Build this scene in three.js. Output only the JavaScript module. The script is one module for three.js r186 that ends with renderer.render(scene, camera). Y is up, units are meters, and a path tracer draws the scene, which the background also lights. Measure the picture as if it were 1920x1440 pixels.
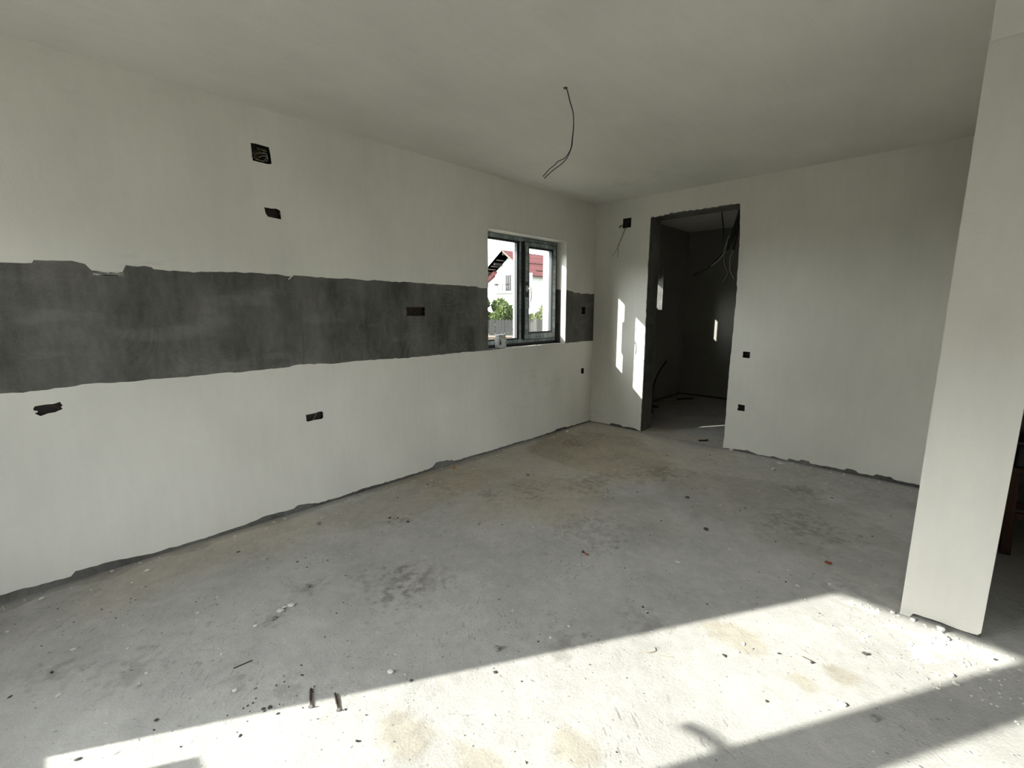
import * as THREE from 'three';
import { mergeGeometries, mergeVertices } from 'three/addons/utils/BufferGeometryUtils.js';
import { RoundedBoxGeometry } from 'three/addons/geometries/RoundedBoxGeometry.js';

// ------------------------------------------------------------------ camera, sky, sun, exposure
const scene = new THREE.Scene();
const camera = new THREE.PerspectiveCamera(2 * Math.atan(720 / 846) * 180 / Math.PI, 4 / 3, 0.05, 300);
camera.position.set(3.142, 1.405, 4.69);
camera.rotation.set(-Math.atan(141 / 846), 43.96 * Math.PI / 180, 0, 'YXZ');

const renderer = new THREE.WebGLRenderer({ antialias: true });
renderer.toneMapping = THREE.LinearToneMapping;
renderer.toneMappingExposure = 1.24;
renderer.shadowMap.enabled = true;
renderer.shadowMap.type = THREE.PCFSoftShadowMap;

const SKY = 4.2, SUN = 12;
const sun = new THREE.DirectionalLight(new THREE.Color(1.0, 0.962, 0.905), SUN);
sun.position.set(1 - 0.6 * 14, 0.552 * 14, 2 + 14);
sun.target.position.set(1, 0, 2);
sun.castShadow = true;
sun.shadow.mapSize.set(4096, 4096);
Object.assign(sun.shadow.camera, { left: -9, right: 9, top: 9, bottom: -9, near: 1, far: 60 });
sun.shadow.bias = -0.0004;
scene.add(sun, sun.target);

// ------------------------------------------------------------------ noise and textures
function rng(seed) { let a = seed >>> 0; return () => { a = (a + 0x6D2B79F5) | 0; let t = Math.imul(a ^ (a >>> 15), 1 | a); t = (t + Math.imul(t ^ (t >>> 7), 61 | t)) ^ t; return ((t ^ (t >>> 14)) >>> 0) / 4294967296; }; }
const LAT = (() => { const r = rng(77), a = new Float32Array(65536); for (let i = 0; i < 65536; i++) a[i] = r(); return a; })();
function vn(x, y) {
  const ix = Math.floor(x), iy = Math.floor(y); let fx = x - ix, fy = y - iy;
  fx = fx * fx * (3 - 2 * fx); fy = fy * fy * (3 - 2 * fy);
  const x0 = ix & 255, x1 = (ix + 1) & 255, y0 = (iy & 255) << 8, y1 = ((iy + 1) & 255) << 8;
  const a = LAT[y0 + x0], b = LAT[y0 + x1], c = LAT[y1 + x0], d = LAT[y1 + x1];
  return a + (b - a) * fx + (c - a) * fy + (a - b - c + d) * fx * fy;
}
function fbm(x, y, o = 4) { let s = 0, a = 0.5, n = 0; for (let i = 0; i < o; i++) { s += a * vn(x, y); n += a; a *= 0.5; x = x * 2.03 + 17.3; y = y * 2.03 + 9.1; } return s / n; }
const cl = (x, a = 0, b = 1) => Math.min(b, Math.max(a, x));
const ss = (a, b, x) => { const t = cl((x - a) / (b - a)); return t * t * (3 - 2 * t); };
const enc = (v) => { v = cl(v); return 255 * (v <= 0.0031308 ? 12.92 * v : 1.055 * Math.pow(v, 1 / 2.4) - 0.055); };
// colour and height in one go: fn(u, v in metres) -> [r, g, b linear, height 0..1]
function paint(W, H, mu, mv, fn, ou = 0, ov = 0) {
  const col = new Uint8Array(W * H * 4), hgt = new Uint8Array(W * H * 4);
  for (let j = 0; j < H; j++) for (let i = 0; i < W; i++) {
    const p = fn(ou + (i + 0.5) / W * mu, ov + (j + 0.5) / H * mv), k = (j * W + i) * 4;
    col[k] = enc(p[0]); col[k + 1] = enc(p[1]); col[k + 2] = enc(p[2]); col[k + 3] = 255;
    hgt[k] = hgt[k + 1] = hgt[k + 2] = 255 * cl(p[3]); hgt[k + 3] = 255;
  }
  const mk = (d, srgb) => {
    const t = new THREE.DataTexture(d, W, H); t.magFilter = THREE.LinearFilter; t.minFilter = THREE.LinearMipmapLinearFilter; t.generateMipmaps = true;
    t.wrapS = t.wrapT = THREE.RepeatWrapping; if (srgb) t.colorSpace = THREE.SRGBColorSpace;
    t.repeat.set(1 / mu, 1 / mv); t.offset.set(-ou / mu, -ov / mv); t.needsUpdate = true; return t;
  };
  return { map: mk(col, true), bumpMap: mk(hgt, false) };
}

// the sky: the CIE clear turbid sky (brighter towards the sun), pale blue, with broken white cloud
{
  const W = 1024, H = 512, d = new Float32Array(W * H * 4), s = new THREE.Vector3(-0.6, 0.552, 1).normalize(), zs = Math.acos(s.y);
  const grad = (z) => 1 - Math.exp(-0.32 / Math.max(0.03, Math.cos(z))), scat = (x) => 1 + 10 * (Math.exp(-3 * x) - Math.exp(-1.5 * Math.PI)) + 0.45 * Math.cos(x) ** 2, unit = grad(Math.PI / 2 - 0.15) * scat(1.9);
  for (let j = 0; j < H; j++) for (let i = 0; i < W; i++) {
    const el = ((j + 0.5) / H - 0.5) * Math.PI, az = ((i + 0.5) / W - 0.5) * Math.PI * 2, k = (j * W + i) * 4, e = Math.max(0.01, el);
    const x = Math.cos(az) * Math.cos(e), y = Math.sin(e), z = Math.sin(az) * Math.cos(e), chi = Math.acos(cl(x * s.x + y * s.y + z * s.z, -1, 1));
    const L = grad(Math.PI / 2 - e) * scat(chi) / unit, white = cl(0.55 * Math.pow(1 - y, 4) + 0.75 * Math.exp(-chi * 2.2)), q = 1.6 / (y + 0.25);
    const c = ss(0.42, 0.66, fbm(x * q * 2 + 31, z * q * 2 + 12, 5)) * 0.8;
    const tint = [0.88, 0.925, 1.02].map((v) => v + (1 - v) * Math.max(white, c)), lum = L * (1 + 0.35 * c);
    for (let n = 0; n < 3; n++) d[k + n] = el < 0 ? 0.35 : lum * tint[n];
    d[k + 3] = 1;
  }
  const t = new THREE.DataTexture(d, W, H, THREE.RGBAFormat, THREE.FloatType);
  t.mapping = THREE.EquirectangularReflectionMapping; t.magFilter = THREE.LinearFilter; t.needsUpdate = true;
  scene.background = t; scene.backgroundIntensity = SKY;
}

// white lime plaster, brushed and a little blotchy
const plasterTex = paint(1536, 1536, 6, 6, (u, v) => {
  const big = fbm(u * 0.7 + 13, v * 0.8 + 5, 4) - 0.5, mid = fbm(u * 3.1 + 40, v * 1.7 + 7, 5) - 0.5, fine = fbm(u * 34, v * 6 + 3, 3) - 0.5, grain = vn(u * 240, v * 240) - 0.5;
  const scuff = ss(0.60, 0.80, fbm(u * 1.4 + 90, v * 1.9 + 55, 6)) * ss(0.5, 0.8, fbm(u * 9 + 2, v * 40, 3)) * 0.07;
  const k = 1 + big * 0.20 + mid * 0.17 + fine * 0.05 + grain * 0.03 - scuff;
  return [0.735 * k, 0.714 * k, 0.655 * k, 0.5 + fine * 0.3 + grain * 0.35 + mid * 0.25];
});
// bare cement render with trowel marks
const renderTex = paint(2048, 1024, 6, 3, (u, v) => {
  const big = fbm(u * 1.7 + 3, v * 1.5, 4) - 0.5, streak = fbm(u * 7 + 20, v * 0.9, 4) - 0.5, bl = fbm(u * 6, v * 5 + 30, 5) - 0.5, grain = vn(u * 170, v * 170) - 0.5;
  const a = fbm(u * 1.3 + 8, v * 1.3 + 2, 2) * 9, sw = fbm((u * Math.cos(a) + v * Math.sin(a)) * 60, (v * Math.cos(a) - u * Math.sin(a)) * 5, 2) - 0.5;
  const seam = Math.exp(-Math.pow((u - 3.475 - 0.008 * Math.sin(v * 9)) / 0.006, 2)) * (1 - ss(1.2, 1.5, v)) * 0.3;
  const chalk = ss(0.55, 0.8, fbm(u * 3 + 60, v * 11 + 4, 5)) * 0.32;
  const k = 1 + big * 0.75 + streak * 0.85 + bl * 0.75 + sw * 0.45 * ss(0.42, 0.60, fbm(u * 1.1 + 70, v * 1.1, 2)) + (fbm(u * 45, v * 14 + 9, 3) - 0.5) * 0.4 + grain * 0.2 + chalk - seam;
  return [0.116 * k, 0.113 * k, 0.103 * k, 0.5 + sw * 0.4 + grain * 0.5 + bl * 0.3];
});
// concrete screed: dust, scuffs, drops of plaster, tea-coloured drips, pits
const dirt = [[0.92, 2.15, 0.16], [0.75, 2.45, 0.14], [1.05, 2.25, 0.08], [0.62, 3.15, 0.12], [0.93, 3.9, 0.1], [0.45, 2.6, 0.12], [1.2, 3.6, 0.2], [1.05, 4.1, 0.08], [1.3, 3.45, 0.2], [1.65, 2.4, 0.25], [2.3, 2.95, 0.12], [2.1, 3.3, 0.16], [1.2, 1.7, 0.3], [0.35, 0.9, 0.18], [1.5, 1.1, 0.25], [2.5, 0.7, 0.2], [2.6, 1.4, 0.3], [0.75, 4.8, 0.12], [0.98, 4.6, 0.15], [1.5, 4.2, 0.07], [1.35, 4.35, 0.06], [2.85, 2.0, 0.1]];
const drips = [[2.995, 2.683, 0.075, 0.06], [2.89, 2.827, 0.06, 0.045], [2.415, 3.649, 0.09, 0.07], [2.25, 3.9, 0.12, 0.07], [1.98, 4.0, 0.12, 0.08], [2.62, 2.75, 0.14, 0.09]];
const dots = (() => {           // specks in a grid of 3 cm cells
  const r = rng(5), m = new Map();
  for (let a = 0; a < 200; a++) for (let b = 0; b < 200; b++) if (r() < 0.42) m.set(a * 1000 + b, [a * 0.03 + r() * 0.03, b * 0.03 - 0.3 + r() * 0.03, 0.0008 + 0.0028 * r() * r(), r() < 0.78 ? -0.28 - 0.45 * r() : 0.35 + 0.5 * r(), r() * 6.3, 1 + 3 * r() * r()]);
  return m;
})();
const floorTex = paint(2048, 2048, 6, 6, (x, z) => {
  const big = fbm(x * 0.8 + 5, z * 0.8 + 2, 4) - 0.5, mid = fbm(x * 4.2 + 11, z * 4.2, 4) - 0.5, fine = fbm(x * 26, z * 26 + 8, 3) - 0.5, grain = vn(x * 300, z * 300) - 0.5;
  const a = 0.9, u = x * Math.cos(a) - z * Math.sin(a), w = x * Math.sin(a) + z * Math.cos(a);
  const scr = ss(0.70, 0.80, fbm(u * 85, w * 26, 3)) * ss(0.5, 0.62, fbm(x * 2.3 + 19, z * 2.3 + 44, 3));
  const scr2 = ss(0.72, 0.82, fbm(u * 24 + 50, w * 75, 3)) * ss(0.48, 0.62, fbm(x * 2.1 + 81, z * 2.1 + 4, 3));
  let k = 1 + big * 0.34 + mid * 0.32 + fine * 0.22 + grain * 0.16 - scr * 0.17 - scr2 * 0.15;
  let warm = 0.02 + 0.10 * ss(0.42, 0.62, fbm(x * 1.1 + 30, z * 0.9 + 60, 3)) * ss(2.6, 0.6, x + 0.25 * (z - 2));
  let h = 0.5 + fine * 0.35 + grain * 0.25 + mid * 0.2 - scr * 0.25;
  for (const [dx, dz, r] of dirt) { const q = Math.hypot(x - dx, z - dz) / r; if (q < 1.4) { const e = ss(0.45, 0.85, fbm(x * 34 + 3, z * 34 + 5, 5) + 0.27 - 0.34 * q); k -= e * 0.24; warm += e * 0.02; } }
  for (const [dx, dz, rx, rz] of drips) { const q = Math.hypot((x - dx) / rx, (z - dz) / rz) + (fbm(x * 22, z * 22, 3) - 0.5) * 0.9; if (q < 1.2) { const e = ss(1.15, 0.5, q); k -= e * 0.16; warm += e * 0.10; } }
  for (const [px, pz, rx, rz, dk, wm] of [[0.78, 0.95, 0.75, 0.55, 0.18, 0.07], [1.35, 2.05, 0.55, 0.4, 0.08, 0.04], [2.35, 1.2, 0.7, 0.5, 0.14, 0.02], [0.35, 2.9, 0.3, 0.9, 0.07, 0.05]]) { const q = Math.hypot((x - px) / rx, (z - pz) / rz) + (fbm(x * 3.5 + 70, z * 3.5 + 20, 5) - 0.5) * 1.1; if (q < 1.2) { const e = ss(1.12, 0.92, q); k -= e * dk; warm += e * wm; } }  // outlined brown stains; their darkening also stands in for shade on the far floor
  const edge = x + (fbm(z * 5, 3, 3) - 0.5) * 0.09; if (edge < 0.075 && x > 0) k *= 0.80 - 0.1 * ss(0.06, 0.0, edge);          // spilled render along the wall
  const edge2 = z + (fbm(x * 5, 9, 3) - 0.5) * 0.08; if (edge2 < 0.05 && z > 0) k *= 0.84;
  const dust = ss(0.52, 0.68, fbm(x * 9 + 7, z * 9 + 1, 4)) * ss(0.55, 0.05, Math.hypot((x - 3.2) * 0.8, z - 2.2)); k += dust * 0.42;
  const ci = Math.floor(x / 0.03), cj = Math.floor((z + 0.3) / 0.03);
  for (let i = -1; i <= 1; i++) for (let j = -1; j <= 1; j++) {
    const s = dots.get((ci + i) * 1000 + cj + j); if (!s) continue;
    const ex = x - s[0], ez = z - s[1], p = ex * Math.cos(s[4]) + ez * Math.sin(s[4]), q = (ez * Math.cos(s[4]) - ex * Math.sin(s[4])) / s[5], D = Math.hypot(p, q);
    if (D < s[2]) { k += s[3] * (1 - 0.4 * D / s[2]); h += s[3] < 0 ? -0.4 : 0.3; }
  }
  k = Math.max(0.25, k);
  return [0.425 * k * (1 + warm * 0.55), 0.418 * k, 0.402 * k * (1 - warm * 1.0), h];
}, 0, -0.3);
const woodTex = paint(256, 512, 0.5, 2, (u, v) => { const g = fbm(u * 60, v * 3, 4), k = 0.75 + 0.5 * g; return [0.065 * k, 0.030 * k, 0.020 * k, g]; });
const greyWoodTex = paint(256, 512, 0.5, 2, (u, v) => { const g = fbm(u * 70 + 4, v * 2.5, 4), k = 0.6 + 0.8 * g; return [0.036 * k, 0.035 * k, 0.034 * k, g]; });

const S = (o) => new THREE.MeshStandardMaterial({ roughness: 0.9, ...o });
const lin = (r, g, b) => new THREE.Color().setRGB(r, g, b);
const M = {
  plaster: S({ ...plasterTex, bumpScale: 0.0015, roughness: 0.93 }),
  render: S({ ...renderTex, bumpScale: 0.0025, roughness: 0.92 }),
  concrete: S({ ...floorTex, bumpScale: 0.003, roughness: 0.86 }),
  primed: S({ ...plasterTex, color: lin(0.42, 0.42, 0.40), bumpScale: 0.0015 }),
  brownBox: S({ color: lin(0.020, 0.009, 0.006), roughness: 0.6 }),
  blackBox: S({ color: lin(0.016, 0.016, 0.014), roughness: 0.7 }),
  steel: S({ color: lin(0.45, 0.44, 0.42), roughness: 0.35, metalness: 0.9 }),
  rust: S({ color: lin(0.10, 0.075, 0.06), roughness: 0.6, metalness: 0.6 }),
  wireBlack: S({ color: lin(0.02, 0.022, 0.025), roughness: 0.45 }),
  wireBrown: S({ color: lin(0.07, 0.045, 0.025), roughness: 0.5 }),
  wireYellow: S({ color: lin(0.30, 0.26, 0.07), roughness: 0.5 }),
  cableGrey: S({ color: lin(0.42, 0.42, 0.40), roughness: 0.5 }),
  conduit: S({ color: lin(0.014, 0.014, 0.014), roughness: 0.55 }),
  anthracite: S({ color: lin(0.022, 0.025, 0.027), roughness: 0.45 }),
  gasket: S({ color: lin(0.008, 0.008, 0.009), roughness: 0.6 }),
  whitePvc: S({ color: lin(0.78, 0.79, 0.80), roughness: 0.4 }),
  silver: S({ color: lin(0.62, 0.62, 0.60), roughness: 0.35, metalness: 0.5 }),
  glass: new THREE.MeshPhysicalMaterial({ color: lin(0.97, 0.99, 0.98), roughness: 0, transmission: 1, thickness: 0, ior: 1.5 }),
  paper: new THREE.MeshPhysicalMaterial({ color: lin(0.85, 0.85, 0.84), roughness: 1, transmission: 0.5, thickness: 0 }),
  chip: S({ color: lin(0.66, 0.65, 0.60) }),
  chipGrey: S({ color: lin(0.24, 0.235, 0.22) }),
  stoneDark: S({ color: lin(0.06, 0.057, 0.05) }),
  orange: S({ color: lin(0.45, 0.17, 0.04) }),
  redChip: S({ color: lin(0.25, 0.07, 0.035) }),
  straw: S({ color: lin(0.36, 0.31, 0.21) }),
  wood: S({ ...woodTex, bumpScale: 0.001 }),
  greyWood: S({ ...greyWoodTex, bumpScale: 0.003 }),
  lightWood: S({ color: lin(0.11, 0.085, 0.06) }),
  darkWood: S({ color: lin(0.018, 0.012, 0.009) }),
  fascia: S({ color: lin(0.09, 0.075, 0.06) }),
  houseWhite: S({ color: lin(0.60, 0.61, 0.61) }),
  roofRed: S({ color: lin(0.17, 0.045, 0.042), roughness: 0.8 }),
  roofRed2: S({ color: lin(0.13, 0.035, 0.034), roughness: 0.8 }),
  darkGlass: S({ color: lin(0.022, 0.024, 0.028), roughness: 0.7 }),
  flower: S({ color: lin(0.035, 0.025, 0.025) }),
  leafA: new THREE.MeshPhysicalMaterial({ color: lin(0.070, 0.105, 0.014), roughness: 1, transmission: 0.4, thickness: 0, side: THREE.DoubleSide }),
  leafB: new THREE.MeshPhysicalMaterial({ color: lin(0.022, 0.042, 0.012), roughness: 1, transmission: 0.4, thickness: 0, side: THREE.DoubleSide }),
  leafC: new THREE.MeshPhysicalMaterial({ color: lin(0.085, 0.108, 0.022), roughness: 1, transmission: 0.4, thickness: 0, side: THREE.DoubleSide }),
  leafSkyBlock: S({ color: lin(0.045, 0.07, 0.025), roughness: 1, side: THREE.DoubleSide }),
  bark: S({ color: lin(0.09, 0.07, 0.05) }),
  bounce_slab: S({ color: lin(0.50, 0.49, 0.46) }),
  earth: S({ color: lin(0.10, 0.10, 0.055), roughness: 1 }),
  cardboard: S({ color: lin(0.38, 0.27, 0.16) }),
  plasticWhite: S({ ...paint(128, 128, 0.16, 0.16, (u, v) => { const k = 1 - 0.35 * ss(0.52, 0.7, fbm(u * 60, v * 60, 4)); return [0.62 * k, 0.62 * k, 0.60 * k, 0.5]; }), roughness: 0.6 }),
};
// protective film with rows of small dark print
function filmTexture(vertical) {
  const c = document.createElement('canvas'); c.width = vertical ? 64 : 512; c.height = vertical ? 512 : 64;
  const g = c.getContext('2d'), r = rng(vertical ? 8 : 9);
  g.fillStyle = '#98a5a4'; g.fillRect(0, 0, c.width, c.height);
  g.save(); if (vertical) { g.translate(64, 0); g.rotate(Math.PI / 2); }
  for (let i = 0; i < 40; i++) { g.fillStyle = r() < 0.5 ? 'rgba(150,162,162,0.35)' : 'rgba(98,110,110,0.35)'; g.fillRect(r() * 512, 0, 10 + r() * 40, 64); }
  g.fillStyle = '#2e3a3c';
  for (const [x0, y0] of [[30, 14], [290, 38]]) {              // a round mark and a run of letter-like strokes too small to read
    g.beginPath(); g.arc(x0, y0 + 6, 7, 0, 6.3); g.fill();
    for (let i = 0; i < 11; i++) { const x = x0 + 16 + i * 12; g.fillRect(x, y0, 3, 13); if (r() < 0.7) g.fillRect(x, y0 + (r() < 0.5 ? 0 : 10), 8, 3); if (r() < 0.6) g.fillRect(x + 6, y0 + 2, 2.5, 10); }
  }
  g.restore();
  const t = new THREE.CanvasTexture(c); t.colorSpace = THREE.SRGBColorSpace; t.wrapS = t.wrapT = THREE.RepeatWrapping;
  t.repeat.set(vertical ? 1 / 0.05 : 1 / 0.4, vertical ? 1 / 0.4 : 1 / 0.05); return t;
}
M.filmH = S({ map: filmTexture(false), roughness: 0.4 });
M.filmV = S({ map: filmTexture(true), roughness: 0.4 });

// ------------------------------------------------------------------ helpers
const taken = {};
function numbered(n) { const k = taken[n] = (taken[n] ?? -1) + 1; return k ? n + '_' + String(k).padStart(3, '0') : n; }
function worldUV(g) {                                   // uv in metres, chosen by the way a face points
  if (g.index) g = g.toNonIndexed();
  const p = g.attributes.position, uv = new Float32Array(p.count * 2), a = new THREE.Vector3(), b = new THREE.Vector3(), c = new THREE.Vector3();
  for (let i = 0; i < p.count; i += 3) {
    a.fromBufferAttribute(p, i); b.fromBufferAttribute(p, i + 1).sub(a); c.fromBufferAttribute(p, i + 2).sub(a); b.cross(c);
    const X = Math.abs(b.x), Y = Math.abs(b.y), Z = Math.abs(b.z);
    for (let j = i; j < i + 3; j++) { const x = p.getX(j), y = p.getY(j), z = p.getZ(j); uv[2 * j] = Y >= X && Y >= Z ? x : X >= Z ? z : x; uv[2 * j + 1] = Y >= X && Y >= Z ? z : y; }
  }
  g.setAttribute('uv', new THREE.BufferAttribute(uv, 2)); return g;
}
function mesh(name, g, m, parent) { const o = new THREE.Mesh(g, m); o.name = name; o.castShadow = o.receiveShadow = true; if (parent) parent.add(o); return o; }
function box(x0, x1, y0, y1, z0, z1) { const g = new THREE.BoxGeometry(x1 - x0, y1 - y0, z1 - z0); g.translate((x0 + x1) / 2, (y0 + y1) / 2, (z0 + z1) / 2); return g; }
function rbox(x0, x1, y0, y1, z0, z1, r = 0.004) { const g = new RoundedBoxGeometry(x1 - x0, y1 - y0, z1 - z0, 2, r); g.translate((x0 + x1) / 2, (y0 + y1) / 2, (z0 + z1) / 2); return g; }
const merge = (list) => mergeGeometries(list.map((g) => { g = g.index ? g.toNonIndexed() : g; for (const k of Object.keys(g.attributes)) if (!['position', 'normal', 'uv'].includes(k)) g.deleteAttribute(k); return g; }));
function struct(name, label, category) { const o = new THREE.Group(); o.name = name; o.userData = { kind: 'structure', label, category }; scene.add(o); return o; }
function thing(name, label, category, pos = [0, 0, 0], group) { const o = new THREE.Group(); o.name = numbered(name); o.position.set(...pos); o.userData = { label, category }; if (group) o.userData.group = group; scene.add(o); return o; }
function single(name, g, m, label, category, pos, group) { const o = mesh(numbered(name), g, m); if (pos) o.position.set(...pos); o.userData = { label, category }; if (group) o.userData.group = group; scene.add(o); return o; }
const V = (a) => new THREE.Vector3(...a);
function tube(pts, r, seg = 40, rs = 8) { return new THREE.TubeGeometry(new THREE.CatmullRomCurve3(pts.map(V)), seg, r, rs); }
// ragged line through points: extra points every `step`, pushed about by `amp`
function ragged(pts, step, amp, seed) {
  const r = rng(seed), out = [];
  for (let i = 0; i < pts.length - 1; i++) {
    const [x0, y0] = pts[i], [x1, y1] = pts[i + 1], L = Math.hypot(x1 - x0, y1 - y0), n = Math.max(1, Math.round(L / step)), nx = -(y1 - y0) / L, ny = (x1 - x0) / L;
    for (let k = 0; k < n; k++) { const t = k ? (k + 0.6 * (r() - 0.5)) / n : 0, j = k ? (r() - 0.5) * 2 * amp * (r() < 0.2 ? 1.8 : 0.8) : 0; out.push([x0 + (x1 - x0) * t + nx * j, y0 + (y1 - y0) * t + ny * j]); }
  }
  out.push(pts[pts.length - 1]); return out;
}
function shapeOf(outline, holes = []) { const s = new THREE.Shape(outline.map((p) => new THREE.Vector2(...p))); for (const h of holes) s.holes.push(new THREE.Path(h.map((p) => new THREE.Vector2(...p)))); return s; }
const rect = (a, b, c, d) => [[a, c], [b, c], [b, d], [a, d]];
// a sheet with its outline in (z, y), from x0 outward to x0 - d
function sheetX(outline, holes, x0, d) {
  const g = new THREE.ExtrudeGeometry(shapeOf(outline, holes), { depth: d, bevelEnabled: false, curveSegments: 4 });
  g.applyMatrix4(new THREE.Matrix4().makeBasis(new THREE.Vector3(0, 0, 1), new THREE.Vector3(0, 1, 0), new THREE.Vector3(-1, 0, 0))); g.translate(x0, 0, 0); return worldUV(g);
}
// a sheet with its outline in (x, y), from z0 to z0 + d
function sheetZ(outline, holes, z0, d) { const g = new THREE.ExtrudeGeometry(shapeOf(outline, holes), { depth: d, bevelEnabled: false, curveSegments: 4 }); g.translate(0, 0, z0); return worldUV(g); }

const H = 2.6, REAR = 5.66;
// ------------------------------------------------------------------ floor, ceiling, ground
{
  const f = struct('floor', 'bare grey concrete screed floor with dust and scuffs', 'floor');
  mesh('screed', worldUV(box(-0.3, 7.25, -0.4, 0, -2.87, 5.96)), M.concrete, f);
  const c = struct('ceiling', 'white plastered flat ceiling', 'ceiling');
  mesh('slab', worldUV(box(-0.3, 7.25, H, H + 0.25, -2.87, 5.96)), M.plaster, c);
  const g = struct('ground', 'rough grassy earth outside the house', 'ground');
  mesh('earth', worldUV(box(-120, 60, -0.9, -0.42, -120, 60)), M.earth, g);
}

{
  const t = struct('bounce_slab', 'pale slab added outside the rear window to bounce sunlight to the ceiling', 'bounce_slab');
  mesh('slab', worldUV(box(-3, 7, -0.42, -0.10, 5.97, 8.8)), M.bounce_slab, t);  // unseen pale slab, added to bounce sunlight up to the ceiling
}
// ------------------------------------------------------------------ walls
// sockets cut in the walls: outline in wall coordinates, seen as ragged holes in the plaster
const leftHoles = {
  big: [[3.687, 2.386], [3.66, 2.389], [3.585, 2.385], [3.579, 2.34], [3.577, 2.29], [3.60, 2.284], [3.684, 2.287], [3.686, 2.33]],
  two: [[3.642, 2.026], [3.60, 2.024], [3.57, 2.028], [3.549, 2.018], [3.547, 1.966], [3.59, 1.969], [3.625, 1.972], [3.637, 1.99]],
  band: [[2.642, 1.414], [2.618, 1.414], [2.617, 1.418], [2.611, 1.418], [2.610, 1.414], [2.507, 1.414], [2.506, 1.418], [2.50, 1.418], [2.499, 1.414], [2.468, 1.413], [2.469, 1.349], [2.62, 1.348], [2.643, 1.35]],
  torn: [[4.755, 0.940], [4.72, 0.943], [4.69, 0.942], [4.668, 0.949], [4.664, 0.938], [4.660, 0.928], [4.668, 0.924], [4.662, 0.912], [4.690, 0.900], [4.715, 0.898], [4.742, 0.889], [4.752, 0.897], [4.760, 0.905], [4.748, 0.911], [4.749, 0.916], [4.761, 0.919], [4.762, 0.93]],
  low: [[3.488, 0.680], [3.43, 0.682], [3.40, 0.688], [3.375, 0.687], [3.367, 0.675], [3.369, 0.640], [3.38, 0.632], [3.43, 0.634], [3.475, 0.630], [3.487, 0.636]],
  far: [[0.243, 1.417], [0.183, 1.416], [0.182, 1.350], [0.242, 1.349]],
  farLow: [[0.231, 0.696], [0.20, 0.699], [0.178, 0.694], [0.172, 0.665], [0.174, 0.633], [0.20, 0.628], [0.226, 0.634], [0.233, 0.665]],
};
const backHoles = {
  wired: [[0.354, 2.404], [0.459, 2.403], [0.458, 2.301], [0.354, 2.300]],
  upper: [[1.726, 0.998], [1.789, 0.997], [1.791, 0.943], [1.783, 0.935], [1.724, 0.940], [1.725, 0.962]],
  lower: [[1.722, 0.476], [1.784, 0.474], [1.785, 0.413], [1.720, 0.413], [1.719, 0.441], [1.726, 0.444], [1.725, 0.450], [1.720, 0.452]],
};
const bounds = (p) => { const a = p.map((q) => q[0]), b = p.map((q) => q[1]); return [Math.min(...a), Math.max(...a), Math.min(...b), Math.max(...b)]; };
const grow = (p, e) => { const [a, b, c, d] = bounds(p); return rect(a - e, b + e, c - e, d + e); };

const bandTop = [[5.66, 1.615], [4.95, 1.612], [4.784, 1.613], [4.683, 1.618], [4.676, 1.632], [4.545, 1.638], [4.50, 1.626], [4.479, 1.596], [4.43, 1.590], [4.36, 1.594], [4.348, 1.620], [4.343, 1.631], [4.235, 1.626], [4.228, 1.617], [4.10, 1.612], [3.99, 1.616], [3.909, 1.622], [3.80, 1.622], [3.752, 1.626], [3.66, 1.621], [3.60, 1.624], [3.515, 1.613], [3.506, 1.622], [3.25, 1.616], [3.10, 1.618], [2.97, 1.610], [2.924, 1.618], [2.70, 1.610], [2.66, 1.617], [2.496, 1.611], [2.105, 1.608], [2.0, 1.602], [1.90, 1.606], [1.85, 1.592], [1.753, 1.598]];
const bandTopFar = [[0.557, 1.612], [0.45, 1.604], [0.40, 1.586], [0.32, 1.590], [0.25, 1.578], [0.12, 1.586], [0.08, 1.578], [0.0, 1.582]];
const bandBottom = [[0.0, 1.018], [0.243, 1.022], [0.557, 1.018], [1.753, 1.014], [2.10, 1.016], [2.674, 1.012], [3.1, 1.024], [3.289, 1.018], [3.35, 1.026], [3.50, 1.034], [3.545, 1.030], [3.57, 1.022], [3.893, 1.016], [3.92, 1.022], [4.139, 1.016], [4.30, 1.022], [4.399, 1.018], [4.58, 1.026], [4.64, 1.018], [4.70, 1.014], [4.857, 1.016], [5.66, 1.012]];
const baseLeft = [[5.66, 0.03], [4.98, 0.03], [4.735, 0.021], [4.715, 0.036], [4.56, 0.031], [4.40, 0.014], [4.10, 0.012], [3.92, 0.016], [3.80, 0.028], [3.73, 0.026], [3.62, 0.022], [3.59, 0.033], [3.52, 0.026], [3.45, 0.012], [3.28, 0.010], [3.1, 0.018], [2.83, 0.012], [2.50, 0.014], [2.44, 0.020], [2.40, 0.042], [2.28, 0.036], [2.20, 0.018], [1.85, 0.012], [1.30, 0.012], [1.10, 0.006], [0.72, 0.012], [0.70, 0.022], [0.52, 0.020], [0.50, 0.012], [0.0, 0.008]];

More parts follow.
